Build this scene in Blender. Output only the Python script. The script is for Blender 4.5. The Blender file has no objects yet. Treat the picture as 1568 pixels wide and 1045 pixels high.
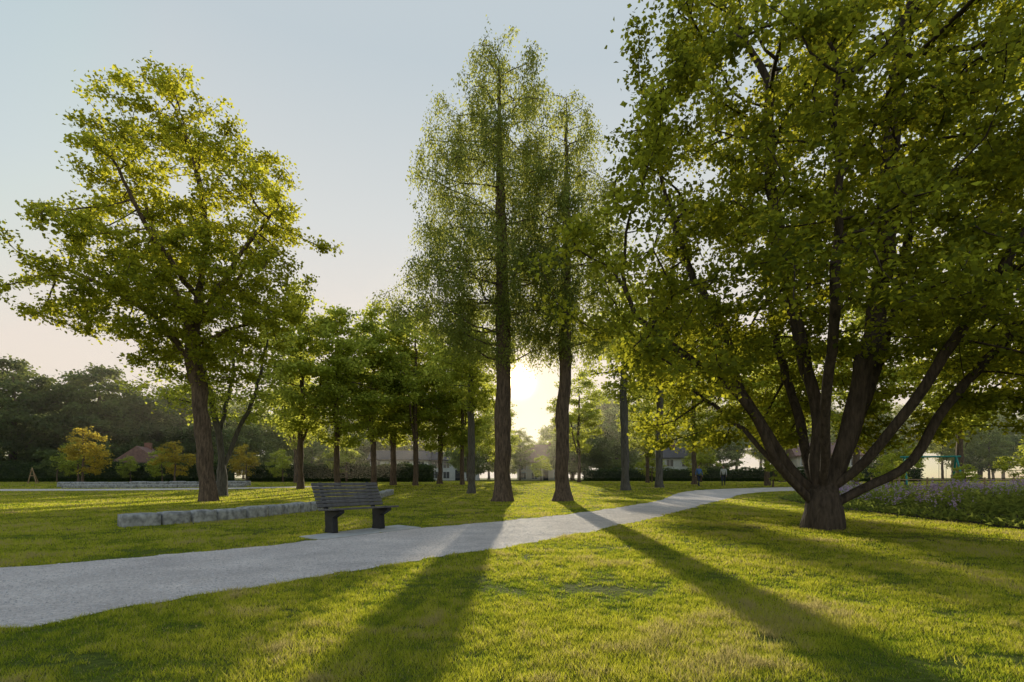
import bpy, math, random
import numpy as np
from mathutils import Vector, Matrix, noise
random.seed(7)
R = np.random.default_rng(11)
scene = bpy.context.scene
COL = scene.collection

# ------------------------------------------------------------------ camera
cam_d = bpy.data.cameras.new("camera"); cam = bpy.data.objects.new("camera", cam_d); COL.objects.link(cam)
cam.location = (0, 0, 1.05); cam.rotation_euler = (math.radians(90), 0, 0)
cam_d.sensor_width = 36; cam_d.lens = 18.37; cam_d.shift_y = 0.1336; cam_d.clip_end = 3000; cam_d.clip_start = 0.05
scene.camera = cam
scene.view_settings.view_transform = 'Standard'; scene.view_settings.look = 'None'; scene.view_settings.exposure = 0

# ------------------------------------------------------------------ light
EL, AZ = math.radians(10.4), math.radians(0.8)
SD = Vector((math.sin(AZ)*math.cos(EL), math.cos(AZ)*math.cos(EL), math.sin(EL)))
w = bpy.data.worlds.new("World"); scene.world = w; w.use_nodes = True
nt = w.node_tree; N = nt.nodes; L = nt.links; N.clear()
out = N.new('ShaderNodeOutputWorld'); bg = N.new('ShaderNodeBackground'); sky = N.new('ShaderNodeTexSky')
sky.sky_type = 'NISHITA'; sky.sun_disc = False; sky.sun_elevation = EL; sky.sun_rotation = AZ
sky.air_density = 1.0; sky.dust_density = 1.6; sky.ozone_density = 1.5
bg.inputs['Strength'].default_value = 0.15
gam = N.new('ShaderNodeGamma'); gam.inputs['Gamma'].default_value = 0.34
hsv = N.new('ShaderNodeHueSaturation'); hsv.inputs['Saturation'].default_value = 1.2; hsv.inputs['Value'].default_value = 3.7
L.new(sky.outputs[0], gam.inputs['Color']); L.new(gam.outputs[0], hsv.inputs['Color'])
tc = N.new('ShaderNodeTexCoord'); dp = N.new('ShaderNodeVectorMath'); dp.operation = 'DOT_PRODUCT'
nm = N.new('ShaderNodeVectorMath'); nm.operation = 'NORMALIZE'
L.new(tc.outputs['Generated'], nm.inputs[0]); L.new(nm.outputs[0], dp.inputs[0]); dp.inputs[1].default_value = SD
sp = N.new('ShaderNodeSeparateXYZ'); L.new(nm.outputs[0], sp.inputs[0])
def zr(stops):
    hz = N.new('ShaderNodeValToRGB'); E = hz.color_ramp.elements
    E[0].position = stops[0][0]; E[0].color = (*stops[0][1], 1); E[1].position = stops[-1][0]; E[1].color = (*stops[-1][1], 1)
    for p, c in stops[1:-1]:
        e = E.new(p); e.color = (*c, 1)
    L.new(sp.outputs['Z'], hz.inputs[0]); return hz
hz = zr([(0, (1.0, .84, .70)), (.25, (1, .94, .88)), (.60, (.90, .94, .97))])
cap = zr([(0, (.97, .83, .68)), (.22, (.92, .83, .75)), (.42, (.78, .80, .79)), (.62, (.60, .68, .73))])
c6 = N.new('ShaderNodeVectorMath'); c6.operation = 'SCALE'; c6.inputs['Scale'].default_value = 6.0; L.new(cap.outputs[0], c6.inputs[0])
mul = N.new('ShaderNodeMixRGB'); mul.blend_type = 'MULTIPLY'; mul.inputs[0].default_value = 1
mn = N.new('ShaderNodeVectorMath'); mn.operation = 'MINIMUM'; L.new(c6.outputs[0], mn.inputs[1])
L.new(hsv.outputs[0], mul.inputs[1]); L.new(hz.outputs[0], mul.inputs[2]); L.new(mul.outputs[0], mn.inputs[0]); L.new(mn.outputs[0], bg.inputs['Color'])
def powr(n, k):
    p = N.new('ShaderNodeMath'); p.operation = 'POWER'; p.use_clamp = False
    mx = N.new('ShaderNodeMath'); mx.operation = 'MAXIMUM'; mx.inputs[1].default_value = 0
    L.new(dp.outputs['Value'], mx.inputs[0]); L.new(mx.outputs[0], p.inputs[0]); p.inputs[1].default_value = n
    m = N.new('ShaderNodeMath'); m.operation = 'MULTIPLY'; m.inputs[1].default_value = k
    L.new(p.outputs[0], m.inputs[0]); return m
def addn(a, b):
    ad = N.new('ShaderNodeMath'); ad.operation = 'ADD'; L.new(a.outputs[0], ad.inputs[0]); L.new(b.outputs[0], ad.inputs[1]); return ad
ad = addn(addn(powr(8000, 36.0), powr(500, .34)), powr(40, 0.06))
bg2 = N.new('ShaderNodeBackground'); bg2.inputs['Color'].default_value = (1, .68, .30, 1); L.new(ad.outputs[0], bg2.inputs['Strength'])
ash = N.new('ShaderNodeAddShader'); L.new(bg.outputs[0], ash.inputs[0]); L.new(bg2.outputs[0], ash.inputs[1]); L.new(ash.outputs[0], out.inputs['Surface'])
sl = bpy.data.lights.new("sun", 'SUN'); sl.energy = 5.0; sl.angle = math.radians(0.5); sl.color = (1, .89, .66)
so = bpy.data.objects.new("sun", sl); COL.objects.link(so); so.rotation_euler = (-SD).to_track_quat('-Z', 'Y').to_euler(); so.location = (0, 60, 30)

# ------------------------------------------------------------------ materials
def newmat(name):
    m = bpy.data.materials.new(name); m.use_nodes = True; m.node_tree.nodes.clear()
    return m, m.node_tree.nodes, m.node_tree.links
def ramp(N, stops):
    r = N.new('ShaderNodeValToRGB'); e = r.color_ramp.elements
    e[0].position = stops[0][0]; e[0].color = (*stops[0][1], 1)
    e[1].position = stops[-1][0]; e[1].color = (*stops[-1][1], 1)
    for p, c in stops[1:-1]:
        x = e.new(p); x.color = (*c, 1)
    return r
def simple(name, c1, c2=None, scale=8, rough=.8, bump=.0, bscale=None, spec=.3, metal=0, coords='Object', detail=6):
    m, N, L = newmat(name)
    o = N.new('ShaderNodeOutputMaterial'); p = N.new('ShaderNodeBsdfPrincipled'); L.new(p.outputs[0], o.inputs[0])
    p.inputs['Roughness'].default_value = rough; p.inputs['Specular IOR Level'].default_value = spec; p.inputs['Metallic'].default_value = metal
    c2 = c2 or tuple(x*.75 for x in c1)
    t = N.new('ShaderNodeTexCoord'); n = N.new('ShaderNodeTexNoise'); n.inputs['Scale'].default_value = scale; n.inputs['Detail'].default_value = detail
    L.new(t.outputs[coords], n.inputs['Vector'])
    r = ramp(N, [(.35, c2), (.65, c1)]); L.new(n.outputs['Fac'], r.inputs[0]); L.new(r.outputs[0], p.inputs['Base Color'])
    if bump:
        n2 = N.new('ShaderNodeTexNoise'); n2.inputs['Scale'].default_value = bscale or scale*3; n2.inputs['Detail'].default_value = 8
        L.new(t.outputs[coords], n2.inputs['Vector'])
        bm = N.new('ShaderNodeBump'); bm.inputs['Strength'].default_value = bump; bm.inputs['Distance'].default_value = .02
        L.new(n2.outputs['Fac'], bm.inputs['Height']); L.new(bm.outputs[0], p.inputs['Normal'])
    return m
def leafmat(name, dark, light, trans, fac=.55, scale=.5, trans2=None, straw=None):
    m, N, L = newmat(name)
    o = N.new('ShaderNodeOutputMaterial'); d = N.new('ShaderNodeBsdfDiffuse'); tr = N.new('ShaderNodeBsdfTranslucent')
    at = N.new('ShaderNodeAttribute'); at.attribute_name = 'rnd'
    ge = N.new('ShaderNodeNewGeometry'); n = N.new('ShaderNodeTexNoise'); n.inputs['Scale'].default_value = scale; n.inputs['Detail'].default_value = 3
    L.new(ge.outputs['Position'], n.inputs['Vector'])
    a = N.new('ShaderNodeMath'); a.operation = 'ADD'; L.new(at.outputs['Fac'], a.inputs[0]); L.new(n.outputs['Fac'], a.inputs[1])
    h = N.new('ShaderNodeMath'); h.operation = 'MULTIPLY'; h.inputs[1].default_value = .5; L.new(a.outputs[0], h.inputs[0])
    t2 = trans2 or tuple(x*.55 for x in trans)
    s1 = [(.25, dark), (.70, light)]; s2 = [(.25, t2), (.70, trans)]
    if straw: s1.append((.84, straw)); s2.append((.84, tuple(min(.8, x*1.9) for x in straw)))
    r = ramp(N, s1); L.new(h.outputs[0], r.inputs[0]); L.new(r.outputs[0], d.inputs[0])
    r2 = ramp(N, s2); L.new(h.outputs[0], r2.inputs[0]); L.new(r2.outputs[0], tr.inputs[0])
    mx = N.new('ShaderNodeMixShader'); mx.inputs[0].default_value = fac; L.new(d.outputs[0], mx.inputs[1]); L.new(tr.outputs[0], mx.inputs[2])
    L.new(mx.outputs[0], o.inputs[0]); return m
M_leafL = leafmat("leaf_maple", (.055,.095,.024), (.13,.18,.032), (.84,.80,.06), fac=.6)
M_leafC = leafmat("leaf_weeping", (.065,.11,.04), (.13,.175,.058), (.66,.68,.14), fac=.58)
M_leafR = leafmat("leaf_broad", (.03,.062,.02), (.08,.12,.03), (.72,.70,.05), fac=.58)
M_leafB = leafmat("leaf_background", (.10,.15,.035), (.19,.24,.05), (.82,.84,.12), fac=.66)
M_leafF = leafmat("leaf_far", (.11,.155,.055), (.19,.23,.09), (.70,.72,.18), scale=.15, fac=.6)  # distant foliage lightened: part of the aerial haze is put into this leaf colour
M_leafD = leafmat("leaf_chestnut", (.07,.11,.045), (.13,.17,.06), (.40,.44,.10), fac=.4)
M_leafO = leafmat("leaf_autumn", (.24,.19,.03), (.44,.32,.04), (.9,.70,.09))
M_hedge = leafmat("leaf_hedge", (.04,.065,.026), (.075,.105,.032), (.14,.19,.04), fac=.35)
M_grass = leafmat("grass_blade", (.06,.11,.016), (.27,.28,.04), (.90,.86,.07), fac=.55, scale=1.1, trans2=(.28,.40,.022), straw=(.36,.30,.12))
M_shrub = leafmat("bed_leaf", (.07,.11,.035), (.14,.18,.05), (.48,.55,.1))
M_flower = leafmat("purple_petal", (.42,.26,.50), (.62,.46,.68), (.7,.55,.75), fac=.45)
def barkmat(name, c1, c2):
    m, N, L = newmat(name)
    o = N.new('ShaderNodeOutputMaterial'); p = N.new('ShaderNodeBsdfPrincipled'); L.new(p.outputs[0], o.inputs[0]); p.inputs['Roughness'].default_value = .9
    p.inputs['Specular IOR Level'].default_value = .2
    t = N.new('ShaderNodeTexCoord'); mp = N.new('ShaderNodeMapping'); mp.inputs['Scale'].default_value = (1, 1, .18); L.new(t.outputs['Object'], mp.inputs[0])
    n = N.new('ShaderNodeTexNoise'); n.inputs['Scale'].default_value = 14; n.inputs['Detail'].default_value = 8; n.inputs['Roughness'].default_value = .7; L.new(mp.outputs[0], n.inputs['Vector'])
    r = ramp(N, [(.35, c2), (.68, c1)]); L.new(n.outputs['Fac'], r.inputs[0]); L.new(r.outputs[0], p.inputs['Base Color'])
    b = N.new('ShaderNodeBump'); b.inputs['Strength'].default_value = .9; b.inputs['Distance'].default_value = .06; L.new(n.outputs['Fac'], b.inputs['Height']); L.new(b.outputs[0], p.inputs['Normal'])
    return m
M_bark = barkmat("bark_brown", (.24,.165,.11), (.055,.04,.03))
M_barkg = barkmat("bark_grey", (.2,.18,.15), (.07,.06,.05))
M_barkr = barkmat("bark_smooth", (.13,.095,.07), (.04,.03,.023))

def groundmat():
    m, N, L = newmat("lawn_soil")
    o = N.new('ShaderNodeOutputMaterial'); p = N.new('ShaderNodeBsdfPrincipled'); L.new(p.outputs[0], o.inputs[0]); p.inputs['Roughness'].default_value = 1; p.inputs['Specular IOR Level'].default_value = .05
    g = N.new('ShaderNodeNewGeometry')
    n1 = N.new('ShaderNodeTexNoise'); n1.inputs['Scale'].default_value = .45; n1.inputs['Detail'].default_value = 8
    n2 = N.new('ShaderNodeTexNoise'); n2.inputs['Scale'].default_value = 22; n2.inputs['Detail'].default_value = 6
    for n in (n1, n2): L.new(g.outputs['Position'], n.inputs['Vector'])
    r1 = ramp(N, [(.3, (.10,.13,.025)), (.52, (.14,.15,.033)), (.72, (.19,.15,.055))]); L.new(n1.outputs['Fac'], r1.inputs[0])
    r2 = ramp(N, [(.3, (.5,.5,.45)), (.7, (1.2,1.2,1.1))]); L.new(n2.outputs['Fac'], r2.inputs[0])
    mx = N.new('ShaderNodeMixRGB'); mx.blend_type = 'MULTIPLY'; mx.inputs[0].default_value = 1; L.new(r1.outputs[0], mx.inputs[1]); L.new(r2.outputs[0], mx.inputs[2])
    L.new(mx.outputs[0], p.inputs['Base Color'])
    b = N.new('ShaderNodeBump'); b.inputs['Strength'].default_value = .8; b.inputs['Distance'].default_value = .05; L.new(n2.outputs['Fac'], b.inputs['Height']); L.new(b.outputs[0], p.inputs['Normal'])
    return m
def gravelmat():
    m, N, L = newmat("gravel")
    o = N.new('ShaderNodeOutputMaterial'); p = N.new('ShaderNodeBsdfPrincipled'); L.new(p.outputs[0], o.inputs[0]); p.inputs['Roughness'].default_value = .9; p.inputs['Specular IOR Level'].default_value = .2
    g = N.new('ShaderNodeNewGeometry')
    v = N.new('ShaderNodeTexVoronoi'); v.inputs['Scale'].default_value = 55; L.new(g.outputs['Position'], v.inputs['Vector'])
    n = N.new('ShaderNodeTexNoise'); n.inputs['Scale'].default_value = 1.3; n.inputs['Detail'].default_value = 9; L.new(g.outputs['Position'], n.inputs['Vector'])
    n2 = N.new('ShaderNodeTexNoise'); n2.inputs['Scale'].default_value = 60; n2.inputs['Detail'].default_value = 5; L.new(g.outputs['Position'], n2.inputs['Vector'])
    r = ramp(N, [(.0, (.50,.44,.415)), (.5, (.74,.655,.62)), (1, (.92,.83,.78))]); L.new(v.outputs['Color'], r.inputs[0])
    r2 = ramp(N, [(.3, (.74,.72,.71)), (.7, (1.05,1.03,1.0))]); L.new(n.outputs['Fac'], r2.inputs[0])
    mx = N.new('ShaderNodeMixRGB'); mx.blend_type = 'MULTIPLY'; mx.inputs[0].default_value = 1; L.new(r.outputs[0], mx.inputs[1]); L.new(r2.outputs[0], mx.inputs[2])
    L.new(mx.outputs[0], p.inputs['Base Color'])
    b = N.new('ShaderNodeBump'); b.inputs['Strength'].default_value = 1.0; b.inputs['Distance'].default_value = .03; L.new(n2.outputs['Fac'], b.inputs['Height'])
    b2 = N.new('ShaderNodeBump'); b2.inputs['Strength'].default_value = .8; b2.inputs['Distance'].default_value = .08; L.new(n.outputs['Fac'], b2.inputs['Height']); L.new(b.outputs[0], b2.inputs['Normal']); L.new(b2.outputs[0], p.inputs['Normal'])
    return m
M_ground = groundmat(); M_gravel = gravelmat()
M_granite = simple("granite", (.46,.45,.43), (.20,.195,.19), 9, .85, .5, 40)
M_conc = simple("concrete", (.5,.48,.46), (.38,.37,.35), 6, .9, .2, 60)
M_slat = simple("slat_wood_stained", (.13,.12,.12), (.065,.06,.063), 12, .5, .15, 60, spec=.5)
M_dark = simple("dark_cast_iron", (.03,.03,.035), (.02,.02,.022), 10, .5)
M_wood = simple("pale_wood", (.42,.28,.15), (.3,.19,.1), 6, .7)
M_white = simple("white_render", (.72,.70,.66), (.62,.6,.57), 1, .8)
M_cream = simple("cream_render", (.6,.52,.4), (.5,.43,.33), 1, .8)
M_red = simple("brick_red", (.32,.15,.1), (.22,.1,.07), 3, .85)
M_roof = simple("roof_tile", (.12,.10,.095), (.07,.06,.06), 4, .8)
M_roofr = simple("roof_tile_red", (.30,.17,.13), (.20,.11,.09), 4, .8)
M_glass = simple("window_glass", (.05,.06,.07), (.03,.035,.04), 1, .1, spec=.8)
M_teal = simple("teal_paint", (.03,.25,.2), (.02,.2,.16), 3, .4)
M_blue = simple("blue_cloth", (.10,.2,.42), (.07,.14,.3), 10, .9)
M_jean = simple("dark_cloth", (.04,.05,.08), (.03,.03,.05), 10, .9)
M_skin = simple("skin", (.55,.33,.24), (.48,.28,.2), 10, .6)
M_hair = simple("hair", (.05,.03,.02), None, 20, .6)
M_redc = simple("pale_cloth", (.6,.58,.55), None, 10, .9)

# ------------------------------------------------------------------ mesh helpers
def fastmesh(name, V, F, k, mat, rnd=None, smooth=False):
    me = bpy.data.meshes.new(name); V = np.asarray(V, dtype=np.float32); F = np.asarray(F, dtype=np.int32).reshape(-1, k)
    me.vertices.add(len(V)); me.vertices.foreach_set('co', V.ravel())
    me.loops.add(F.size); me.loops.foreach_set('vertex_index', F.ravel())
    me.polygons.add(len(F)); me.polygons.foreach_set('loop_start', np.arange(0, F.size, k, dtype=np.int32))
    me.update(calc_edges=True)
    if smooth: me.polygons.foreach_set('use_smooth', np.ones(len(F), dtype=bool))
    if rnd is not None:
        at = me.attributes.new('rnd', 'FLOAT', 'POINT'); at.data.foreach_set('value', np.asarray(rnd, dtype=np.float32))
    me.materials.append(mat); return me
def obj(name, me, parent=None, loc=(0,0,0), rot=(0,0,0), sc=(1,1,1)):
    o = bpy.data.objects.new(name, me); COL.objects.link(o); o.location = loc; o.rotation_euler = rot; o.scale = sc
    if parent: o.parent = parent
    return o
def empty(name, loc=(0,0,0), rz=0, sc=1):
    o = bpy.data.objects.new(name, None); COL.objects.link(o); o.location = loc; o.rotation_euler = (0, 0, rz); o.empty_display_size = .3
    o.scale = (sc, sc, sc) if not hasattr(sc, '__len__') else sc
    return o
def pymesh(name, V, F, mat, bevel=0, parent=None, loc=(0,0,0), rot=(0,0,0), smooth=False):
    me = bpy.data.meshes.new(name); me.from_pydata([tuple(v) for v in V], [], F); me.materials.append(mat); me.update()
    o = obj(name, me, parent, loc, rot)
    if bevel:
        b = o.modifiers.new('b', 'BEVEL'); b.width = bevel; b.segments = 2; b.limit_method = 'ANGLE'
    return o
BF = [(0,3,2,1),(4,5,6,7),(0,1,5,4),(1,2,6,5),(2,3,7,6),(3,0,4,7)]
def box(name, c, s, mat, parent=None, bevel=0.0, rot=(0,0,0)):
    x, y, z = (q/2 for q in s)
    V = [(-x,-y,-z),(x,-y,-z),(x,y,-z),(-x,y,-z),(-x,-y,z),(x,-y,z),(x,y,z),(-x,y,z)]
    return pymesh(name, V, BF, mat, bevel, parent, c, rot)
def extrude_profile(name, prof, x0, x1, mat, parent=None, bevel=0):
    n = len(prof); V = [(x0, y, z) for y, z in prof] + [(x1, y, z) for y, z in prof]
    F = [tuple(range(n))[::-1], tuple(range(n, 2*n))] + [(i, (i+1) % n, n+(i+1) % n, n+i) for i in range(n)]
    return pymesh(name, V, F, mat, bevel, parent)

# ------------------------------------------------------------------ morning haze beyond the lawn
hm, HN, HL = newmat("haze_air"); ho = HN.new('ShaderNodeOutputMaterial'); hv = HN.new('ShaderNodeVolumeScatter')
hv.inputs['Color'].default_value = (1, .90, .74, 1); hv.inputs['Density'].default_value = .0012; hv.inputs['Anisotropy'].default_value = .55
HL.new(hv.outputs[0], ho.inputs['Volume'])
box("haze", (0, 135, 10.5), (500, 190, 19), hm)

# ------------------------------------------------------------------ terrain
YS = np.arange(-60, 401, 1.0)
t_ = np.clip((YS-24)/31, 0, 1); ZS = .55*t_*t_*(3-2*t_)
def gz(y): return np.interp(y, YS, ZS)
rows = np.concatenate([[-400, -60], np.arange(-59, 100, 1.0), [120, 200, 400, 900, 1500]])
cols = np.array([-1500, -600, -200, -100, -60, -30, -15, -7, 0, 7, 15, 30, 60, 100, 200, 600, 1500.])
GX, GY = np.meshgrid(cols, rows); V = np.stack([GX.ravel(), GY.ravel(), gz(GY.ravel())], 1)
nc = len(cols); F = [(r*nc+c, r*nc+c+1, (r+1)*nc+c+1, (r+1)*nc+c) for r in range(len(rows)-1) for c in range(nc-1)]
obj("lawn_ground", fastmesh("lawn_ground", V, F, 4, M_ground))

def smooth_poly(P, n=140):
    P = np.array(P, float); m = len(P); out = []
    per = max(4, n//(m-1))
    for i in range(m-1):
        p0, p1, p2, p3 = P[max(i-1, 0)], P[i], P[i+1], P[min(i+2, m-1)]
        for t in np.linspace(0, 1, per, endpoint=False):
            out.append(.5*((2*p1)+(-p0+p2)*t+(2*p0-5*p1+4*p2-p3)*t*t+(-p0+3*p1-3*p2+p3)*t**3))
    out.append(P[-1]); return np.array(out)
near = smooth_poly([(-9,-.5),(-6,1.7),(-3.53,3.6),(-3.06,4.4),(-2.26,5.3),(-1.2,6.6),(1.0,9.4),(3.6,13.5),(6.2,18),(9.2,23.3),(16,33.5),(27,38)])
far = smooth_poly([(-13,1.5),(-9,4.3),(-5.96,6.1),(-4.98,6.85),(-3.84,8.0),(-3.1,9.1),(-2.1,10.6),(-.06,12.9),(2.4,16.2),(6.4,23.3),(12.8,36),(25,42.5)])
def wob(P, s):
    Q = P.copy()
    for i, p in enumerate(P):
        v = noise.noise(Vector((p[0]*1.7, p[1]*1.7, s)))*.12 + noise.noise(Vector((p[0]*6, p[1]*6, s)))*.07
        Q[i, 0] += v; Q[i, 1] -= v
    return Q
def resample(P, n):
    d = np.r_[0, np.cumsum(np.linalg.norm(np.diff(P, axis=0), axis=1))]; s = np.linspace(0, d[-1], n)
    return np.stack([np.interp(s, d, P[:, 0]), np.interp(s, d, P[:, 1])], 1)
near = wob(resample(near, 400), 1.0); far = wob(resample(far, 400), 5.0)
PV = []; W = 9
for i in range(400):
    for k in range(W):
        q = near[i]*(1-k/(W-1)) + far[i]*(k/(W-1)); PV.append((q[0], q[1], gz(q[1])+.006))
PF = [(i*W+k, (i+1)*W+k, (i+1)*W+k+1, i*W+k+1) for i in range(399) for k in range(W-1)]
obj("gravel_path", fastmesh("gravel_path", PV, PF, 4, M_gravel))
PATH = np.concatenate([near, far[::-1]])
s1 = smooth_poly([(-70,33.5),(-34,35.0),(-22,37),(-15,41)]); s2 = smooth_poly([(-70,36.5),(-34,37.8),(-23,39.5),(-15.5,43)])
s1 = resample(s1, 60); s2 = resample(s2, 60)
SV = []
for i in range(60):
    for k in range(4):
        q = s1[i]*(1-k/3)+s2[i]*(k/3); SV.append((q[0], q[1], gz(q[1])+.012))
obj("gravel_path", fastmesh("gravel_path_far", SV, [(i*4+k, (i+1)*4+k, (i+1)*4+k+1, i*4+k+1) for i in range(59) for k in range(3)], 4, M_gravel))
PATH2 = np.concatenate([s1, s2[::-1]])
def inpoly(P, poly):
    x, y = P[:, 0], P[:, 1]; c = np.zeros(len(P), bool); n = len(poly); j = n-1
    for i in range(n):
        xi, yi = poly[i]; xj, yj = poly[j]
        if yi != yj:
            m = ((yi > y) != (yj > y)) & (x < (xj-xi)*(y-yi)/(yj-yi)+xi); c ^= m
        j = i
    return c
BED = np.array([(10.8,4),(10.4,8),(10.3,10.5),(10.6,14),(11.0,17),(12.0,22),(13.5,26.5),(19,28),(40,30),(40,4)])
BX = [10.8,10.4,10.3,10.6,11.0,12.0,13.5]; BY = [4,8,10.5,14,17,22,26.5]
PAD = np.array([(-3.75,9.2),(-3.2,8.75),(-1.9,10.9),(-2.5,11.45)])
npb = 30000; ti = (R.random(npb)**1.6*.55+.12)*399; ii_ = ti.astype(int); kk_ = R.random(npb)[:, None]
pc = near[ii_]*(1-kk_)+far[ii_]*kk_ + R.normal(0, .06, (npb, 2))
npb = len(pc); rr0 = .004+.010*R.random(npb)**2.5
an = R.random(npb)*6.28; pz = gz(pc[:, 1])+.006
base5 = np.array([(1,0,0),(0,1,0),(-1,0,0),(0,-1,0),(0,0,.8)])
ca, sa = np.cos(an), np.sin(an)
bx = base5[None, :, 0]*ca[:, None]-base5[None, :, 1]*sa[:, None]*.7; by = base5[None, :, 0]*sa[:, None]+base5[None, :, 1]*ca[:, None]*.7
PVv = np.stack([pc[:, 0:1]+bx*rr0[:, None], pc[:, 1:2]+by*rr0[:, None], pz[:, None]+base5[None, :, 2]*rr0[:, None]+0*bx], 2).reshape(-1, 3)
PFf = (np.arange(npb)[:, None, None]*5+np.array([(0,1,4),(1,2,4),(2,3,4),(3,0,4)])[None]).reshape(-1, 3)
obj("gravel_stones", fastmesh("gravel_stones", PVv, PFf, 3, simple("pebble", (.75,.68,.64), (.36,.32,.30), 30, .8)))

# ------------------------------------------------------------------ grass blades
def scatter(y0, y1, dens):
    A = (y1-y0)*(1.15*(y0+y1)+3); n = int(A*dens)
    y = y0+(y1-y0)*R.random(n); x = (R.random(n)*2-1)*(1.15*(y1)+1.5)
    k = np.abs(x) < 1.15*y+1.5; return np.stack([x[k], y[k]], 1)
pts = []; ys = np.geomspace(1.6, 75, 26)
for y0, y1 in zip(ys[:-1], ys[1:]):
    ym = max((y0+y1)/2, 3.6); pts.append(scatter(y0, y1, 12500*(3.6/ym)**2.1))
P = np.concatenate(pts)
ok = ~inpoly(P, PATH) & ~inpoly(P, PATH2) & ~inpoly(P, BED) & ~inpoly(P, PAD)
P = P[ok]; n = len(P)
pn = np.array([noise.noise(Vector((p[0]*.7, p[1]*.7, 3.)))+.7*noise.noise(Vector((p[0]*2.6, p[1]*2.6, 9.)))+.65*noise.noise(Vector((p[0]*8, p[1]*8, 1.))) for p in P])
bare = np.array([noise.noise(Vector((p[0]*1.5, p[1]*1.5, 33.)))+.4*noise.noise(Vector((p[0]*7, p[1]*7, 12.))) for p in P])
keep = ((pn > -.62) | (R.random(n) < .45)) & ((bare < .54) | (R.random(n) < .10)); P = P[keep]; pn = pn[keep]; n = len(P)
yy = np.maximum(P[:, 1], 3.2)
wd = .0024*(yy/3.2)**1.05*(.7+.6*R.random(n)); ht = (.015+.021*R.random(n))*(1+.8*np.clip(pn, -.9, 1))*(1+.014*yy)
tall = R.random(n) < .02; ht[tall] *= 1.7
th = R.random(n)*2*math.pi; le = R.random(n)*2*math.pi; lm = ht*(.2+.9*R.random(n))
z0 = gz(P[:, 1])
A = np.stack([P[:, 0]-np.cos(th)*wd, P[:, 1]-np.sin(th)*wd, z0-.003], 1); B = np.stack([P[:, 0]+np.cos(th)*wd, P[:, 1]+np.sin(th)*wd, z0-.003], 1)
C = np.stack([P[:, 0]+np.cos(le)*lm, P[:, 1]+np.sin(le)*lm, z0+ht], 1)
V = np.stack([A, B, C], 1).reshape(-1, 3); rb_ = .62+.3*(R.random(n)*2-1)+.8*pn; rb_[R.random(n) < .06] = 1.25
obj("grass", fastmesh("grass", V, np.arange(3*n), 3, M_grass, np.repeat(np.clip(rb_, -.15, 1.2), 3)))
print("blades", n)

# ------------------------------------------------------------------ trees
def envelope_points(rows, n, seed, gap=-.15, nf=.45, shell=.55, filt=None, rough=.22, ysc=1.):
    rg = np.random.default_rng(seed); rows = np.array(rows); z0, z1 = rows[0, 0], rows[-1, 0]; res = []
    zz = np.linspace(z0, z1, 200); rr = np.interp(zz, rows[:, 0], rows[:, 3]); cdf = np.cumsum(rr**2); cdf /= cdf[-1]
    while len(res) < n:
        z = np.interp(rg.random(), cdf, zz); r = np.interp(z, rows[:, 0], rows[:, 3]); cx = np.interp(z, rows[:, 0], rows[:, 1]); cy = np.interp(z, rows[:, 0], rows[:, 2])
        a = rg.random()*2*math.pi
        lob = 1+rough*noise.noise(Vector((math.cos(a)*1.6, math.sin(a)*1.6, z*.5+seed)))*2
        q = rg.random()**shell*r*lob; x, y = cx+q*math.cos(a), cy+q*math.sin(a)*ysc
        if noise.noise(Vector((x*nf, y*nf, z*nf*1.4+seed*7))) < gap: continue
        if filt and not filt(x, y, z): continue
        res.append((x, y, z))
    return np.array(res)
def colonize(att, pos, par, D, dk, iters=120, up=.0):
    pos = [np.array(p, float) for p in pos]; par = list(par); A = att.copy()
    nd = np.full(len(A), 1e9); ni = np.zeros(len(A), int)
    def upd(s):
        nonlocal nd, ni
        Q = np.array(pos[s:])
        if len(Q) == 0 or len(A) == 0: return
        d = np.linalg.norm(A[:, None]-Q[None], axis=2); j = d.argmin(1); m = d[np.arange(len(A)), j]
        b = m < nd; nd[b] = m[b]; ni[b] = j[b]+s
    upd(0)
    for it in range(iters):
        if len(A) == 0: break
        P = np.array(pos); dirs = np.zeros_like(P); v = A-P[ni]; v /= np.linalg.norm(v, axis=1)[:, None]+1e-9
        np.add.at(dirs, ni, v); idx = np.unique(ni); d = dirs[idx]; d[:, 2] += up; d /= np.linalg.norm(d, axis=1)[:, None]+1e-9
        d += R.normal(0, .12, d.shape); new = P[idx]+D*d
        dm = np.linalg.norm(new[:, None]-P[None], axis=2).min(1); g = dm > .45*D
        if not g.any(): break
        s = len(pos)
        for i, q in zip(idx[g], new[g]): pos.append(q); par.append(int(i))
        upd(s); k = nd > dk; A = A[k]; nd = nd[k]; ni = ni[k]
    return np.array(pos), par
def resample_guides(guides, D):
    pos = []; par = []
    for g in guides:
        pts_ = [np.array(p, float) for p in g['p']]
        if 'from' in g:
            Pn = np.array(pos); j = int(np.linalg.norm(Pn-pts_[0], axis=1).argmin()); last = j; pts_ = [Pn[j]]+pts_[1:]
        else:
            pos.append(pts_[0]); par.append(-1); last = len(pos)-1
        for a_, b_ in zip(pts_[:-1], pts_[1:]):
            k = max(1, int(round(np.linalg.norm(b_-a_)/D)))
            for t in range(1, k+1):
                q = a_+(b_-a_)*t/k
                if t < k: q = q+R.normal(0, .07*D, 3)
                pos.append(q); par.append(last); last = len(pos)-1
    return pos, par
def smooth_skel(pos, par, it=2):
    for _ in range(it):
        P = pos.copy()
        ch = [[] for _ in par]
        for i, p in enumerate(par):
            if p >= 0: ch[p].append(i)
        for i in range(len(par)):
            if par[i] >= 0 and len(ch[i]) == 1: P[i] = .5*pos[i]+.25*pos[par[i]]+.25*pos[ch[i][0]]
        pos = P
    return pos
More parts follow.
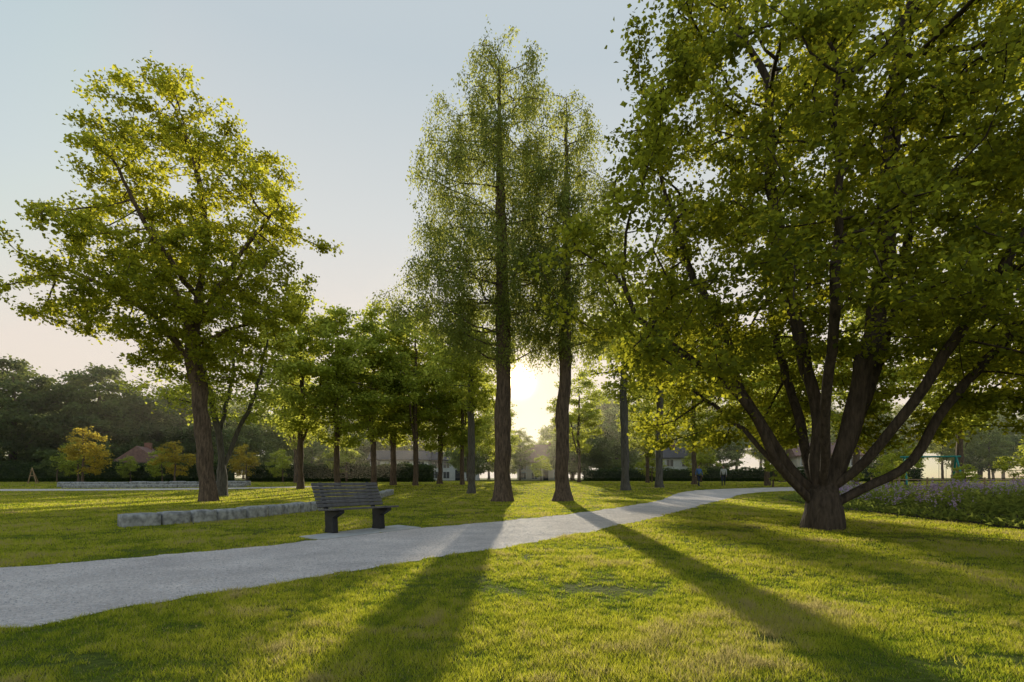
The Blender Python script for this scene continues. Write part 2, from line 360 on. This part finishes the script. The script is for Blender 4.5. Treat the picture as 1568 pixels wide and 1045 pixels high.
def tree_mesh(name, pos, par, Rb, r0, mat, flare=.5, sides=9):
    n = len(par); ch = [[] for _ in range(n)]
    for i, p in enumerate(par):
        if p >= 0: ch[p].append(i)
    tips = np.zeros(n)
    for i in range(n-1, -1, -1):
        if not ch[i]: tips[i] = 1
        if par[i] >= 0: tips[par[i]] += tips[i]
    e = math.log(max(tips[0], 3))/math.log(Rb/r0); rad = r0*tips**(1/e)
    rad[np.array([len(c) == 0 for c in ch])] *= .5
    fl = 1+flare*np.exp(-np.maximum(pos[:, 2], 0)/.3)
    rad2 = rad*fl
    V = []; F = []
    stack = [(0, None)]
    while stack:
        s, pr = stack.pop(); chain = [s] if pr is None else [pr, s]
        while ch[chain[-1]]:
            c = sorted(ch[chain[-1]], key=lambda k: -tips[k])
            for o in c[1:]: stack.append((o, chain[-1]))
            chain.append(c[0])
        if len(chain) < 2: continue
        k = sides if rad[chain[min(1, len(chain)-1)]] > .05 else 4
        u = None; base = len(V)
        for ii, i in enumerate(chain):
            a_ = pos[chain[max(ii-1, 0)]]; b_ = pos[chain[min(ii+1, len(chain)-1)]]; t = b_-a_; t = t/(np.linalg.norm(t)+1e-9)
            if u is None: u = np.cross(t, [0.3, 1, .1])
            u = u-t*np.dot(u, t); u /= np.linalg.norm(u)+1e-9; v = np.cross(t, u)
            rr = rad2[i] if not (pr is not None and ii == 0) else min(rad2[i]*.85, rad2[chain[1]]*1.3)
            for q in range(k):
                an = 2*math.pi*q/k; lump = 1+(.14*noise.noise(Vector((math.cos(an)*1.3, math.sin(an)*1.3, pos[i][2]*1.1)))*2 if rr > .1 else 0)
                if pos[i][2] < .6 and pr is None: lump *= 1+.22*math.sin(an*4+1)*math.exp(-max(pos[i][2], 0)/.22)
                V.append(pos[i]+(u*math.cos(an)+v*math.sin(an))*rr*lump)
        for ii in range(len(chain)-1):
            for q in range(k):
                F.append((base+ii*k+q, base+ii*k+(q+1) % k, base+(ii+1)*k+(q+1) % k, base+(ii+1)*k+q))
    return fastmesh(name, V, F, 4, mat, smooth=True), rad
def leaf_mesh(name, C, size, mat, droop=.2, wr=.75, up=.5, rndc=None):
    n = len(C); d = R.normal(0, 1, (n, 3)); d[:, 2] = d[:, 2]*.6-droop; d /= np.linalg.norm(d, axis=1)[:, None]
    nr = R.normal(0, 1, (n, 3)); nr[:, 2] += up; s = np.cross(d, nr); s /= np.linalg.norm(s, axis=1)[:, None]+1e-9; nn = np.cross(s, d)
    l = size*(.65+.7*R.random(n))[:, None]; ww = l*wr*.5
    V = np.stack([C, C+d*l*.45+s*ww+nn*l*.10, C+d*l-nn*l*.08, C+d*l*.45-s*ww+nn*l*.10], 1).reshape(-1, 3)
    rr = R.random(n) if rndc is None else np.clip(rndc+R.normal(0, .2, n), 0, 1)
    return fastmesh(name, V, np.arange(4*n), 4, mat, np.repeat(rr, 4))
def build_tree(key, guides, rows, natt, D, dk, Rb, r0, leaf, nleaf, lsize, bark, seed, sig=.25, gap=-.15, nf=.45, shell=.55, filt=None, weep=0, droop=.2, flare=.5, wr=.75, rough=.22, up=0., ysc=1.):
    att = envelope_points(rows, natt, seed, gap, nf, shell, filt, rough, ysc)
    p, q = resample_guides(guides, D); pos, par = colonize(att, p, q, D, dk, up=up); pos = smooth_skel(pos, par)
    tm, rad = tree_mesh(key+"_wood", pos, par, Rb, r0, bark, flare)
    zmin = rows[0][0]-.3
    thin = np.where((rad < r0*2.3) & (pos[:, 2] > zmin))[0]
    wgt = np.random.default_rng(seed+1).gamma(1.2, 1.0, len(thin))+.12; wgt /= wgt.sum(); cl = R.random(len(pos))
    idx = R.choice(thin, nleaf, p=wgt); c = pos[idx]+R.normal(0, 1, (nleaf, 3))*np.array([sig, sig, sig*.5])
    if weep:
        ns = nleaf//9; si = R.choice(thin, ns, p=wgt); st = pos[si]+R.normal(0, sig, (ns, 3)); ln = weep*(.4+.9*R.random(ns))
        t = np.tile(np.linspace(0, 1, 9), (ns, 1)); dx = R.normal(0, .18, (ns, 2))
        X = st[:, 0:1]+dx[:, 0:1]*t; Y = st[:, 1:2]+dx[:, 1:2]*t; Z = st[:, 2:3]-ln[:, None]*t
        c = np.stack([X.ravel(), Y.ravel(), Z.ravel()], 1)+R.normal(0, .05, (ns*9, 3)); idx = np.repeat(si, 9)
    lm = leaf_mesh(key+"_leaves", c, lsize, leaf, droop, wr, rndc=.2+.6*cl[idx])
    print(key, "nodes", len(pos), "leaves", len(c))
    return tm, lm
def place(name, tpl, x, y, rz=0, sc=1, leafmatl=None, parent=None):
    e = empty(name, (x, y, float(gz(y))), rz, sc)
    if parent is not None: e.parent = parent
    obj("trunk_and_limbs", tpl[0], e); o = obj("foliage", tpl[1], e)
    if leafmatl:
        o.material_slots[0].link = 'OBJECT'; o.material_slots[0].material = leafmatl
    return e

F1 = {'from': 1}
gl = [dict(p=[(0,0,-.2),(-.1,0,1),(-.25,0,2.6),(-.42,0,4.8),(-.8,0,6.5),(-.6,.1,8.8),(-.1,.1,12),(-.6,0,15),(-1.5,0,17.5)]),
      dict(p=[(-.8,0,6.3),(-2.2,-.4,8.2),(-4.0,-.6,9.3),(-5.6,-.8,10)], **F1),
      dict(p=[(-.7,0,7.4),(-2.2,.8,10),(-3.4,1.4,12.6),(-4.0,1.2,15)], **F1),
      dict(p=[(-.6,0,7.8),(.8,-.6,9.4),(2.2,-1,11),(3.4,-1,12.4)], **F1),
      dict(p=[(-.6,.1,8.6),(.6,1.4,10.5),(1.4,2.2,13)], **F1),
      dict(p=[(-.5,.1,9.2),(-1.4,-1.6,11),(-2.2,-2.8,13.6)], **F1),
      dict(p=[(-.6,0,6.9),(.6,.9,8),(2.6,1.8,8.9)], **F1)]
rl = [(5.2,-.2,0,1.2),(6.1,-.6,0,3.0),(7.3,-1.2,0,5.0),(8.6,-1.9,0,6.6),(10.3,-1.9,0,6.6),(12.4,-1.0,0,5.0),(15.1,-1.1,0,4.4),(17.1,-1.9,0,3.4),(18.9,-2.1,0,2.0)]
T = build_tree("maple", gl, rl, 2600, .38, .42, .33, .013, M_leafL, 60000, .15, M_bark, 3, sig=.21, gap=-.03, rough=.2, flare=.4, nf=.55, ysc=.68)
place("maple_tree", T, -13.5, 23.3)
gc = [dict(p=[(0,0,-.2),(.05,0,2),(.1,0,6),(.0,0,12),(-.1,0,16),(-.1,0,19.6)])]
rc = [(6.2,.0,0,1.2),(7.2,-.3,0,2.6),(8.4,-.6,0,3.9),(9.5,-.8,0,4.3),(12,-.6,0,3.7),(15,-.5,0,3.2),(17.2,-.3,0,2.6),(19.2,0,0,2.0),(20.7,0,0,1.0)]
T = build_tree("redwood", gc, rc, 2500, .34, .40, .36, .011, M_leafC, 88000, .115, M_bark, 5, sig=.17, gap=.0, weep=.85, droop=1.2, flare=.6, wr=.5, rough=.2, nf=.8, up=.5, ysc=.8)
place("weeping_birch_tree", T, -.47, 23.3)
rc2 = [(6.6,.2,0,1.2),(7.6,.2,0,2.3),(9,.2,0,2.9),(12,.2,0,2.6),(15,.1,0,2.1),(17,.1,0,1.6),(18.7,.2,0,.6)]
gc2 = [dict(p=[(0,0,-.2),(.0,0,2),(.15,0,6),(.2,0,12),(.2,0,18.0)])]
T2 = build_tree("redwood2", gc2, rc2, 1600, .34, .40, .30, .011, M_leafC, 48000, .115, M_bark, 8, sig=.17, gap=.0, weep=.75, droop=1.2, flare=.9, wr=.5, nf=.8, up=.5, rough=.2, ysc=.85)
place("weeping_birch_tree", T2, 2.25, 23.6)
gr = [dict(p=[(0,0,-.15),(0,0,.35),(.02,0,.72)]),
 dict(p=[(0,0,.5),(-.58,-.1,.88),(-1.19,-.3,1.46),(-1.39,-.4,2.0),(-1.86,-.5,2.67),(-2.9,-.6,3.35),(-4.0,-.7,4.15)], **F1),
 dict(p=[(0,0,.6),(-.35,.2,.95),(-.7,.5,1.73),(-1.3,.8,2.94),(-1.6,1,4.3),(-2.3,1.2,5.8),(-2.9,1.2,7.6)], **F1),
 dict(p=[(0,0,.72),(-.15,.1,1.1),(.10,.2,2.27),(-.24,.3,3.9),(-.65,.3,5.5),(-.9,.3,7.5),(-1.0,.2,9.5)], **F1),
 dict(p=[(0,0,.72),(.3,-.1,1.2),(.57,-.2,2.54),(.84,-.4,4.16),(.97,-.5,5.8),(1.1,-.5,7.9),(1.3,-.4,10)], **F1),
 dict(p=[(0,0,.5),(.7,-.1,.80),(1.5,-.2,1.15),(1.95,-.2,1.65),(2.3,-.3,2.54),(3.27,-.4,3.6),(4.1,-.5,4.8)], **F1),
 dict(p=[(0,0,.6),(.6,.4,1.05),(1.17,.8,2.0),(1.9,1.2,3.35),(2.6,1.4,5.1),(3,1.5,7.2)], **F1),
 dict(p=[(0,0,.6),(.1,.6,1.1),(.3,1.3,2.2),(.3,2.2,4.0),(.2,2.8,6.0)], **F1),
 dict(p=[(0,0,.7),(-.15,-.35,1.3),(-.45,-.9,2.6),(-.7,-1.6,4.2),(-1.0,-2.2,6)], **F1),
 dict(p=[(0,0,.6),(-.5,.6,1.15),(-1.0,1.4,2.2),(-2.0,2.4,3.4)], **F1),
 dict(p=[(0,0,.6),(.45,-.35,1.1),(1.0,-.9,2.2),(1.6,-1.6,3.8),(2.4,-2.2,5.6)], **F1)]
rr_ = [(1.8,.3,.8,3.8),(3.0,.3,.4,4.9),(4.5,.4,0,5.3),(6,.7,0,5.2),(8,.9,0,5.1),(10,1.2,0,4.7),(11.5,1.4,0,4.2),(13.4,1.5,0,2.2)]
fl = lambda x, y, z: not (z < 3.4 and y < 1.0 and abs(x-.2) < 2.3) and not (z < 2.4 and y < 0) and y > -4.0
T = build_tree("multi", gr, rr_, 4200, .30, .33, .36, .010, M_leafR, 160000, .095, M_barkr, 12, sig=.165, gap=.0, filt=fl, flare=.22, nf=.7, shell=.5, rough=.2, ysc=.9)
place("multi_stem_beech_tree", T, 6.4, 10.8)
gq = [dict(p=[(0,0,-.2),(0,0,2.2),(.2,.2,5),(0,.3,9),(.2,0,12)]), dict(p=[(0,0,2),(-1.5,-.3,3.6),(-3,-.2,5.5)], **F1), dict(p=[(0,0,2.4),(1.6,.5,4.2),(3,.6,6.5)], **F1), dict(p=[(0,0,3),(0,-1.8,5),(-.4,-3,7.5)], **F1)]
rq = [(2.2,0,0,3.4),(4,0,0,5.2),(7,0,0,6),(10,0,0,5.4),(13,0,0,3.6),(15,0,0,1)]
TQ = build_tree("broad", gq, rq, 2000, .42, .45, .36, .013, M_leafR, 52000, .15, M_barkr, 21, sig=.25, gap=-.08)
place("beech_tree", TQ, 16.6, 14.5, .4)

ga = [dict(p=[(0,0,-.2),(.05,0,2.6),(0,.1,6),(.1,0,10),(0,0,13)])]
ra = [(2.6,0,0,1.0),(4.5,0,0,2.5),(7,0,0,3.4),(10,0,0,3.2),(12.5,0,0,2.1),(14,0,0,.6)]
TA = build_tree("bgA", ga, ra, 900, .5, .6, .22, .013, M_leafB, 12000, .24, M_bark, 31, sig=.32, gap=.03, nf=.5, up=.6, rough=.3)
gb = [dict(p=[(0,0,-.2),(.0,0,3),(.2,.1,6),(0,0,10),(.1,0,13.4)]), dict(p=[(0,0,3.2),(1,.4,6),(1.6,.6,9)], **F1)]
rb = [(3.6,0,0,1.0),(5.5,.2,0,2.8),(8,0,0,3.8),(11,.3,0,3.2),(13,0,0,2.2),(14.6,0,0,.8)]
TB = build_tree("bgB", gb, rb, 900, .5, .6, .22, .013, M_leafB, 11000, .24, M_bark, 37, sig=.32, gap=.03, nf=.45, up=.6, rough=.3)
rh = [(5.2,0,0,.9),(7.2,0,0,2.4),(10.5,0,0,3.3),(12.5,0,0,2.4),(14,0,0,.8)]
TH = build_tree("bgH", ga, rh, 800, .45, .55, .26, .013, M_leafB, 10000, .2, M_barkg, 41, sig=.3, gap=.0, flare=.6, up=.5)
gv = [dict(p=[(0,0,-.2),(.1,0,1.4)]), dict(p=[(.1,0,1.2),(.7,.2,3.2),(1.8,.3,6),(2.4,.2,9)], **F1), dict(p=[(.1,0,1.2),(.0,-.3,3.4),(-.6,-.2,6.4),(-1.2,-.3,9.6)], **F1), dict(p=[(.1,0,1.2),(-.2,.5,3.2),(.5,.8,7),(.6,.6,10)], **F1)]
rv = [(4.2,0,0,2.6),(6,0,0,4.2),(8.5,0,0,4.4),(10.5,.2,0,3),(12.2,0,0,1)]
TV = build_tree("vase", gv, rv, 1100, .42, .5, .26, .011, M_leafB, 9000, .17, M_barkg, 43, sig=.28, gap=.0)
gs = [dict(p=[(0,0,-.2),(0,0,1.2),(.1,0,3),(0,0,5.5)])]
rs = [(1.2,0,0,1.2),(2.5,0,0,2.2),(4,0,0,2.3),(5.5,0,0,1.4),(6.4,0,0,.5)]
TS = build_tree("small", gs, rs, 400, .35, .4, .12, .011, M_leafO, 4200, .2, M_bark, 47, sig=.22, gap=.05, rough=.45)
gd = [dict(p=[(0,0,-.2),(0,0,3),(0,.1,8),(0,0,13)])]
rd = [(2.0,0,0,4),(4.5,0,0,6.2),(8,0,0,6.6),(11.5,0,0,5.4),(14,0,0,3.2),(15.4,0,0,.9)]
TD = build_tree("chest", gd, rd, 1000, .7, .8, .4, .02, M_leafD, 26000, .36, M_bark, 51, sig=.5, gap=-.12, rough=.34)

place("young_maple_tree", TV, -16.2, 29, 0.3)
for k, (x, y, t, s, rz) in enumerate([(-15.4,38,TB,1.0,.3),(-12.9,38.5,TA,.98,1.2),(-11.4,43,TB,1.0,2.2),(-10.2,45,TA,1.12,3.0),(-8.1,44,TB,1.02,4.1),(-6.6,48,TA,.98,5.2),(-21.5,52,TB,.9,2.7),(-4.4,46,TB,.85,1.0)]):
    place("lime_tree", t, x, y, rz, s)
place("lime_tree", TH, -2.5, 32, .5, .84); place("lime_tree", TH, 7.8, 36, 2.0, 1.0); place("lime_tree", TH, 11.3, 40, 3.3, 1.05)
for x, y, t, s, rz in [(16.2,46.5,TB,.95,1),(21.5,44,TA,.95,2),(27,41,TB,1.0,4),(36,42,TB,1.1,.6),(29,56,TA,1.2,2.4),(13.5,52,TA,.8,2.4),(7.2,56,TB,.82,3.4),(-1.6,62,TA,.75,3.4),(-5.5,66,TB,.85,.4)]:
    place("lime_tree", t, x, y, rz, s)
for x, y, s, rz, mm in [(-41.5,50.5,.9,0,None),(-35.5,55,.72,1,None),(-29.5,58,.7,2,None),(-46.5,56,.75,2.4,M_leafB),(-50.5,58,.6,1.4,M_leafD),(-19,60,.9,2.4,M_leafB),(-25,57,.6,2.4,M_leafB),(-38.5,57.5,.62,3.2,M_leafB),(-43.8,60,.5,2.9,M_leafB),
                        (24,33,.42,1,M_leafB),(29,38.5,.6,2,M_leafB),(33.5,34,.55,3,M_leafB),(38,36,.7,4,M_leafB),(20.5,41,.5,5,M_leafB),(19,30,.34,0,M_leafB),(26.5,30.5,.3,2,M_leafB),(15,56,.6,1,M_leafB),(21,58,.7,3,M_leafB),(4.0,72,.6,3,M_leafB)]:
    place("autumn_maple_tree" if mm is None else "small_tree", TS, x, y, rz, s, mm)
for x, y, s, rz in [(-63,66,1.02,0),(-54.5,69,1.0,1.3),(-47.5,75,.92,2.6),(-76,66,1.05,4)]:
    place("chestnut_tree", TD, x, y, rz, s)

row = empty("distant_tree_row")
rg = np.random.default_rng(77)
for lay, yb in enumerate((92, 118, 155)):
    for x in np.arange(-1.25, 1.3, (.085, .085, .06)[lay])*yb:
        xx = x+rg.normal(0, 1.6); yy_ = yb+rg.normal(0, 4); c = xx/yy_
        if lay < 2 and (-.26 < c < -.07 or .01 < c < .10 or .24 < c < .31):
            if rg.random() < .75: continue
        hf = .17 if abs(c-.03) > .14 else .105+.45*abs(c-.03)
        h = hf*yy_*(.72+.3*rg.random()); t = (TA, TB, TD)[rg.integers(0, 3)]
        s_ = float(np.clip(h/14.5, .3, 1.9))
        place("distant_tree", t, xx, yy_, rg.random()*6, s_, M_leafF, row)

# ------------------------------------------------------------------ hedges
def hedge(name, x0, y0, x1, y1, h, wd_, nl, mat=M_hedge, ls=.2):
    Ln = math.hypot(x1-x0, y1-y0); an = math.atan2(y1-y0, x1-x0); e = empty(name, ((x0+x1)/2, (y0+y1)/2, float(gz((y0+y1)/2))), an)
    box("hedge_core", (0, 0, h*.47), (Ln-.3, wd_*.8, h*.92), mat, e, .1)
    u = R.random((nl, 3)); C = np.stack([(u[:, 0]-.5)*Ln, (u[:, 1]-.5)*wd_, u[:, 2]*h], 1); f = R.random(nl) < .7
    C[f, 1] = np.sign(u[f, 1]-.5)*wd_/2; C[~f, 2] = h+.12*np.sin(C[~f, 0]*1.1)+.1*np.sin(C[~f, 0]*2.7); C += R.normal(0, .09, C.shape)
    obj("hedge_leaves", leaf_mesh(name+"_l", C, ls, mat), e)
hedge("clipped_hedge", -31, 62, -9, 60, 1.9, 1.5, 14000)
hedge("clipped_hedge", -75, 60, -33, 62, 2.1, 1.5, 20000)
hedge("clipped_hedge", 10, 74, 50, 64, 1.6, 1.4, 16000)

# ------------------------------------------------------------------ houses
def house(name, x, y, rz, wx, dy, h, rh_, wall, roof, storeys=2, nwin=4):
    e = empty(name, (x, y, float(gz(y))-.05), rz)
    box("walls", (0, 0, h/2), (wx, dy, h), wall, e)
    o = .45; g = dy/2+o
    extrude_profile("roof", [(-g, h-.12), (g, h-.12), (g, h+.05), (0, h+rh_), (-g, h+.05)], -wx/2-o, wx/2+o, roof, e)
    sh = h/storeys
    for s in range(storeys):
        for i in range(nwin):
            xx = -wx/2+(i+.5)*wx/nwin
            if s == 0 and i == nwin//2:
                box("door", (xx, -dy/2-.03, 1.05), (1.0, .08, 2.1), M_dark, e); continue
            box("window_frame", (xx, -dy/2-.02, s*sh+sh*.55), (1.35, .06, 1.45), M_white, e)
            box("window_pane", (xx-.31, -dy/2-.055, s*sh+sh*.55), (.54, .03, 1.25), M_glass, e)
            box("window_pane", (xx+.31, -dy/2-.055, s*sh+sh*.55), (.54, .03, 1.25), M_glass, e)
    box("chimney", (wx*.25, 0, h+rh_*.9), (.7, .7, 1.6), M_red, e)
house("white_house", -22, 104, .1, 11, 8, 4.0, 2.0, M_white, M_roof)
house("white_house", -11.5, 106, -.05, 9, 8, 4.0, 1.8, M_white, M_roof)
house("cream_house", 5.6, 108, 0, 9, 8, 3.6, 3.8, M_cream, M_roofr)
house("white_house", -46.0, 65.5, 1.9, 5, 4.0, 2.5, 1.9, M_white, M_roofr, 1, 3)
house("white_house", 28, 100, -.1, 11, 8, 4.2, 2.2, M_white, M_roof)
house("cream_house", 50, 84, -.3, 9, 8, 4.0, 2.2, M_cream, M_roofr)

# ------------------------------------------------------------------ stone walls
def stone_wall(name, pts_, h, wd_, blk=.8):
    P_ = resample(smooth_poly(pts_), 400); d = np.r_[0, np.cumsum(np.linalg.norm(np.diff(P_, axis=0), axis=1))]
    s = 0; V = []; F = []
    while s < d[-1]-.3:
        l = blk*(.7+.7*random.random()); e_ = min(s+l, d[-1])
        a_ = np.array([np.interp(s+.014, d, P_[:, 0]), np.interp(s+.014, d, P_[:, 1])]); b_ = np.array([np.interp(e_-.014, d, P_[:, 0]), np.interp(e_-.014, d, P_[:, 1])])
        t = b_-a_; L_ = np.linalg.norm(t); t /= L_; nrm = np.array([-t[1], t[0]]); hh = h*(.94+.12*random.random()); o0 = random.uniform(-.015, .015)
        nx, ny, nz = max(3, int(L_/.12)), 4, 4
        idx = {}
        for i in range(nx+1):
            for j in range(ny+1):
                for k in range(nz+1):
                    if i in (0, nx) or j in (0, ny) or k in (0, nz):
                        u, v_, w_ = i/nx, j/ny-.5, k/nz
                        q = a_+t*u*L_+nrm*(v_*wd_+o0); z = w_*hh
                        sh = sum((i in (0, nx), j in (0, ny), k == nz)); c = a_+t*.5*L_
                        if sh >= 2: q = q+(c-q)/max(np.linalg.norm(c-q), .01)*.018; z -= .015 if k == nz else 0
                        nv = noise.noise_vector(Vector((q[0]*5, q[1]*5, z*5+s)))*.018
                        idx[(i, j, k)] = len(V); V.append((q[0]+nv[0], q[1]+nv[1], float(gz(q[1]))+z+nv[2]-.02))
        def quad(*c): F.append(tuple(idx[x] for x in c))
        for i in range(nx):
            for j in range(ny): quad((i,j,nz),(i+1,j,nz),(i+1,j+1,nz),(i,j+1,nz))
            for k in range(nz):
                quad((i,0,k),(i+1,0,k),(i+1,0,k+1),(i,0,k+1)); quad((i+1,ny,k),(i,ny,k),(i,ny,k+1),(i+1,ny,k+1))
        for j in range(ny):
            for k in range(nz):
                quad((0,j+1,k),(0,j,k),(0,j,k+1),(0,j+1,k+1)); quad((nx,j,k),(nx,j+1,k),(nx,j+1,k+1),(nx,j,k+1))
        s = e_
    obj(name, fastmesh(name, V, F, 4, M_granite))
stone_wall("stone_wall", [(-8.35,11.1),(-7.5,12.3),(-6.8,14.1),(-6.4,17.4),(-6.5,22),(-7.2,31)], .31, .42)
stone_wall("stone_wall", [(-36,41.5),(-29,42.2),(-22,44)], .42, .5, 1.2)
stone_wall("stone_wall", [(-34,39.6),(-27,40.2),(-21,41.5)], .28, .5, 1.2)

# ------------------------------------------------------------------ bench
pad = [(x, y, .0) for x, y in PAD]
V = [(x, y, -.03) for x, y, z in pad]+[(x, y, .022) for x, y, z in pad]
pymesh("concrete_pad", V, [(0,1,2,3),(7,6,5,4)]+[(i, i+4, (i+1) % 4+4, (i+1) % 4) for i in range(4)], M_conc, .006)
be = empty("park_bench", (-3.02, 10.2, .022), math.radians(52))
Lb = 1.5
for i in range(5):
    box("seat_slat_%d" % (i+1), (0, -.30+i*.098, .452-.006*i), (Lb, .086, .035), M_slat, be, .006, (math.radians(-3), 0, 0))
for i in range(7):
    t = i/6; box("backrest_slat_%d" % (i+1), (0, .165+.02+t*.20, .50+t*.40), (Lb, .028, .062), M_slat, be, .006, (math.radians(-26), 0, 0))
for k, xs in enumerate((-.54, .54)):
    extrude_profile("leg_%d" % (k+1), [(-.10,0),(.20,0),(.17,.10),(.19,.43),(-.30,.43),(-.30,.38),(-.08,.28)], xs-.055, xs+.055, M_dark, be, .01)
    extrude_profile("back_support_%d" % (k+1), [(.17,.41),(.25,.41),(.45,.93),(.42,.945)], xs-.03, xs+.03, M_dark, be, .004)
    box("seat_bearer_%d" % (k+1), (xs, -.08, .425), (.07, .46, .025), M_dark, be)

# ------------------------------------------------------------------ flower bed
nb = 85000
u = np.stack([9.6+R.random(nb)**1.3*27, 5+R.random(nb)*24], 1); u = u[inpoly(u, BED)]
hn = np.array([.5+.5*noise.noise(Vector((p[0]*.55, p[1]*.55, 0)))+.3*noise.noise(Vector((p[0]*1.9, p[1]*1.9, 4))) for p in u])
edge = np.clip((u[:, 0]-np.interp(u[:, 1], BY, BX))/1.5, .2, 1)
top = np.clip(hn, .2, 1)*.95*edge
C = np.stack([u[:, 0], u[:, 1], gz(u[:, 1])+top*R.random(len(u))**.5], 1)
bed = empty("flower_bed"); obj("bed_leaves", leaf_mesh("bed_leaves", C, .14, M_shrub, droop=-.6, wr=.4, rndc=np.clip(hn, 0, 1)), bed)
sel = R.choice(len(u), 6000); sel = sel[[noise.noise(Vector((u[i, 0]*.45, u[i, 1]*.45, 20))) > .0 and edge[i] > .5 for i in sel]]
fc = np.repeat(np.stack([u[sel, 0], u[sel, 1], gz(u[sel, 1])+top[sel]+.14], 1), 9, axis=0)+R.normal(0, 1, (len(sel)*9, 3))*np.array([.028, .028, .07])
obj("purple_flowers", leaf_mesh("purple_flowers", fc, .055, M_flower, wr=.8), bed)
M_soil = simple("soil", (.06,.045,.03), (.035,.027,.02), 6, 1, .5)
ns_ = []
for y in np.arange(4, 28.01, .5):
    xl = np.interp(y, BY+[28], BX+[19]); ns_ += [(xl, y, gz(y)+.006), (40, y, gz(y)+.006)]
obj("soil_patch", fastmesh("soil_patch", ns_, [(2*i, 2*i+1, 2*i+3, 2*i+2) for i in range(len(ns_)//2-1)], 4, M_soil), bed)

# ------------------------------------------------------------------ playground frame, fence, wooden frame
def rod(name, a_, b_, r, mat, parent):
    a_, b_ = Vector(a_), Vector(b_); d = b_-a_; q = d.to_track_quat('Z', 'Y'); V = []
    for z in (0, d.length):
        for k in range(8): V.append(a_+q @ Vector((r*math.cos(k*math.pi/4), r*math.sin(k*math.pi/4), z)))
    F = [(k, (k+1) % 8, 8+(k+1) % 8, 8+k) for k in range(8)]+[tuple(range(8))[::-1], tuple(range(8, 16))]
    return pymesh(name, V, F, mat, 0, parent)
sw = empty("playground_swing", (28, 35, float(gz(35))), -.3)
for sx in (-1.6, 1.6):
    rod("frame_leg", (sx, -.9, 0), (sx*.9, 0, 2.3), .06, M_teal, sw); rod("frame_leg", (sx, .9, 0), (sx*.9, 0, 2.3), .06, M_teal, sw)
rod("top_bar", (-1.7, 0, 2.3), (1.7, 0, 2.3), .06, M_teal, sw)
for sx in (-.7, .7):
    for q in (-.2, .2): rod("chain", (sx+q, 0, 2.3), (sx+q, 0, .55), .012, M_dark, sw)
    box("swing_seat", (sx, 0, .53), (.5, .2, .04), M_dark, sw, .01)
fe = empty("wooden_fence", (0, 0, 0))
for i in range(13):
    x = 22+i*1.6; y = 32-.15*i; z = float(gz(y)); rod("post", (x, y, z), (x, y, z+1.0), .05, M_wood, fe)
for zz_ in (.45, .85): rod("rail", (22, 32, float(gz(32))+zz_), (22+12*1.6, 30.2, float(gz(30.2))+zz_), .035, M_wood, fe)
af = empty("wooden_climbing_frame", (-45, 49, float(gz(49))))
rod("pole", (-.4, 0, 0), (0, 0, 1.5), .045, M_wood, af); rod("pole", (.4, 0, 0), (0, 0, 1.5), .045, M_wood, af); rod("cross_bar", (-.2, -.02, .75), (.2, -.02, .75), .035, M_wood, af); rod("prop", (0, .7, 0), (0, 0, 1.4), .04, M_wood, af)

# ------------------------------------------------------------------ people
def person(name, x, y, rz, top, legs_, stride=.18, h=1.72):
    e = empty(name, (x, y, float(gz(y))), rz, h/1.75)
    def skin(nm, nodes, edges, mat):
        me = bpy.data.meshes.new(nm); me.from_pydata([n_[:3] for n_ in nodes], edges, []); me.materials.append(mat); o = obj(nm, me, e)
        m_ = o.modifiers.new('s', 'SKIN')
        for i, n_ in enumerate(nodes):
            sv = me.skin_vertices[0].data[i]; r_ = n_[3] if isinstance(n_[3], tuple) else (n_[3], n_[3]); sv.radius = r_; sv.use_root = (i == 0)
        m_.use_smooth_shade = True; s_ = o.modifiers.new('u', 'SUBSURF'); s_.levels = 1; s_.render_levels = 2
    s = stride
    skin("body", [(0,0,.95,(.15,.11)),(0,0,1.15,(.14,.10)),(0,0,1.36,(.17,.11)),(0,0,1.47,.07),(-.19,0,1.42,.06),(-.24,s*.4,1.15,.045),(-.23,-.05+s*.9,.93,.035),(.19,0,1.42,.06),(.24,-s*.4,1.15,.045),(.23,-s*.2-.12,.93,.035)],
         [(0,1),(1,2),(2,3),(2,4),(4,5),(5,6),(2,7),(7,8),(8,9)], top)
    skin("legs", [(0,0,.97,(.15,.11)),(-.09,0,.88,.09),(-.1,-s*.7,.5,.062),(-.1,-s*.9,.09,.042),(-.1,-s*.9-.16,.04,.04),(.09,0,.88,.09),(.1,s*.4,.5,.062),(.1,s*1.4,.10,.042),(.1,s*1.4-.15,.04,.04)],
         [(0,1),(1,2),(2,3),(3,4),(0,5),(5,6),(6,7),(7,8)], legs_)
    skin("head", [(0,0,1.46,.05),(0,-.01,1.55,.055),(0,-.02,1.63,(.075,.09)),(0,-.01,1.70,(.07,.085))], [(0,1),(1,2),(2,3)], M_skin)
    skin("hair", [(0,.015,1.66,(.08,.088)),(0,.01,1.71,(.078,.09)),(0,.0,1.735,(.05,.06))], [(0,1),(1,2)], M_hair)
    for sx, yy2, z in ((-.23, -.06+s*.9, .86), (.23, -s*.2-.14, .86)):
        skin("hand", [(sx,yy2,z+.06,.024),(sx,yy2-.01,z,.03),(sx,yy2-.02,z-.08,.015),(sx*.93,yy2-.05,z-.03,.01)], [(0,1),(1,2),(1,3)], M_skin)
person("person_walking", 15.2, 42.5, .3, M_blue, M_jean)
person("person_walking", 17.6, 43.5, -.4, M_redc, M_jean, .22, 1.68)
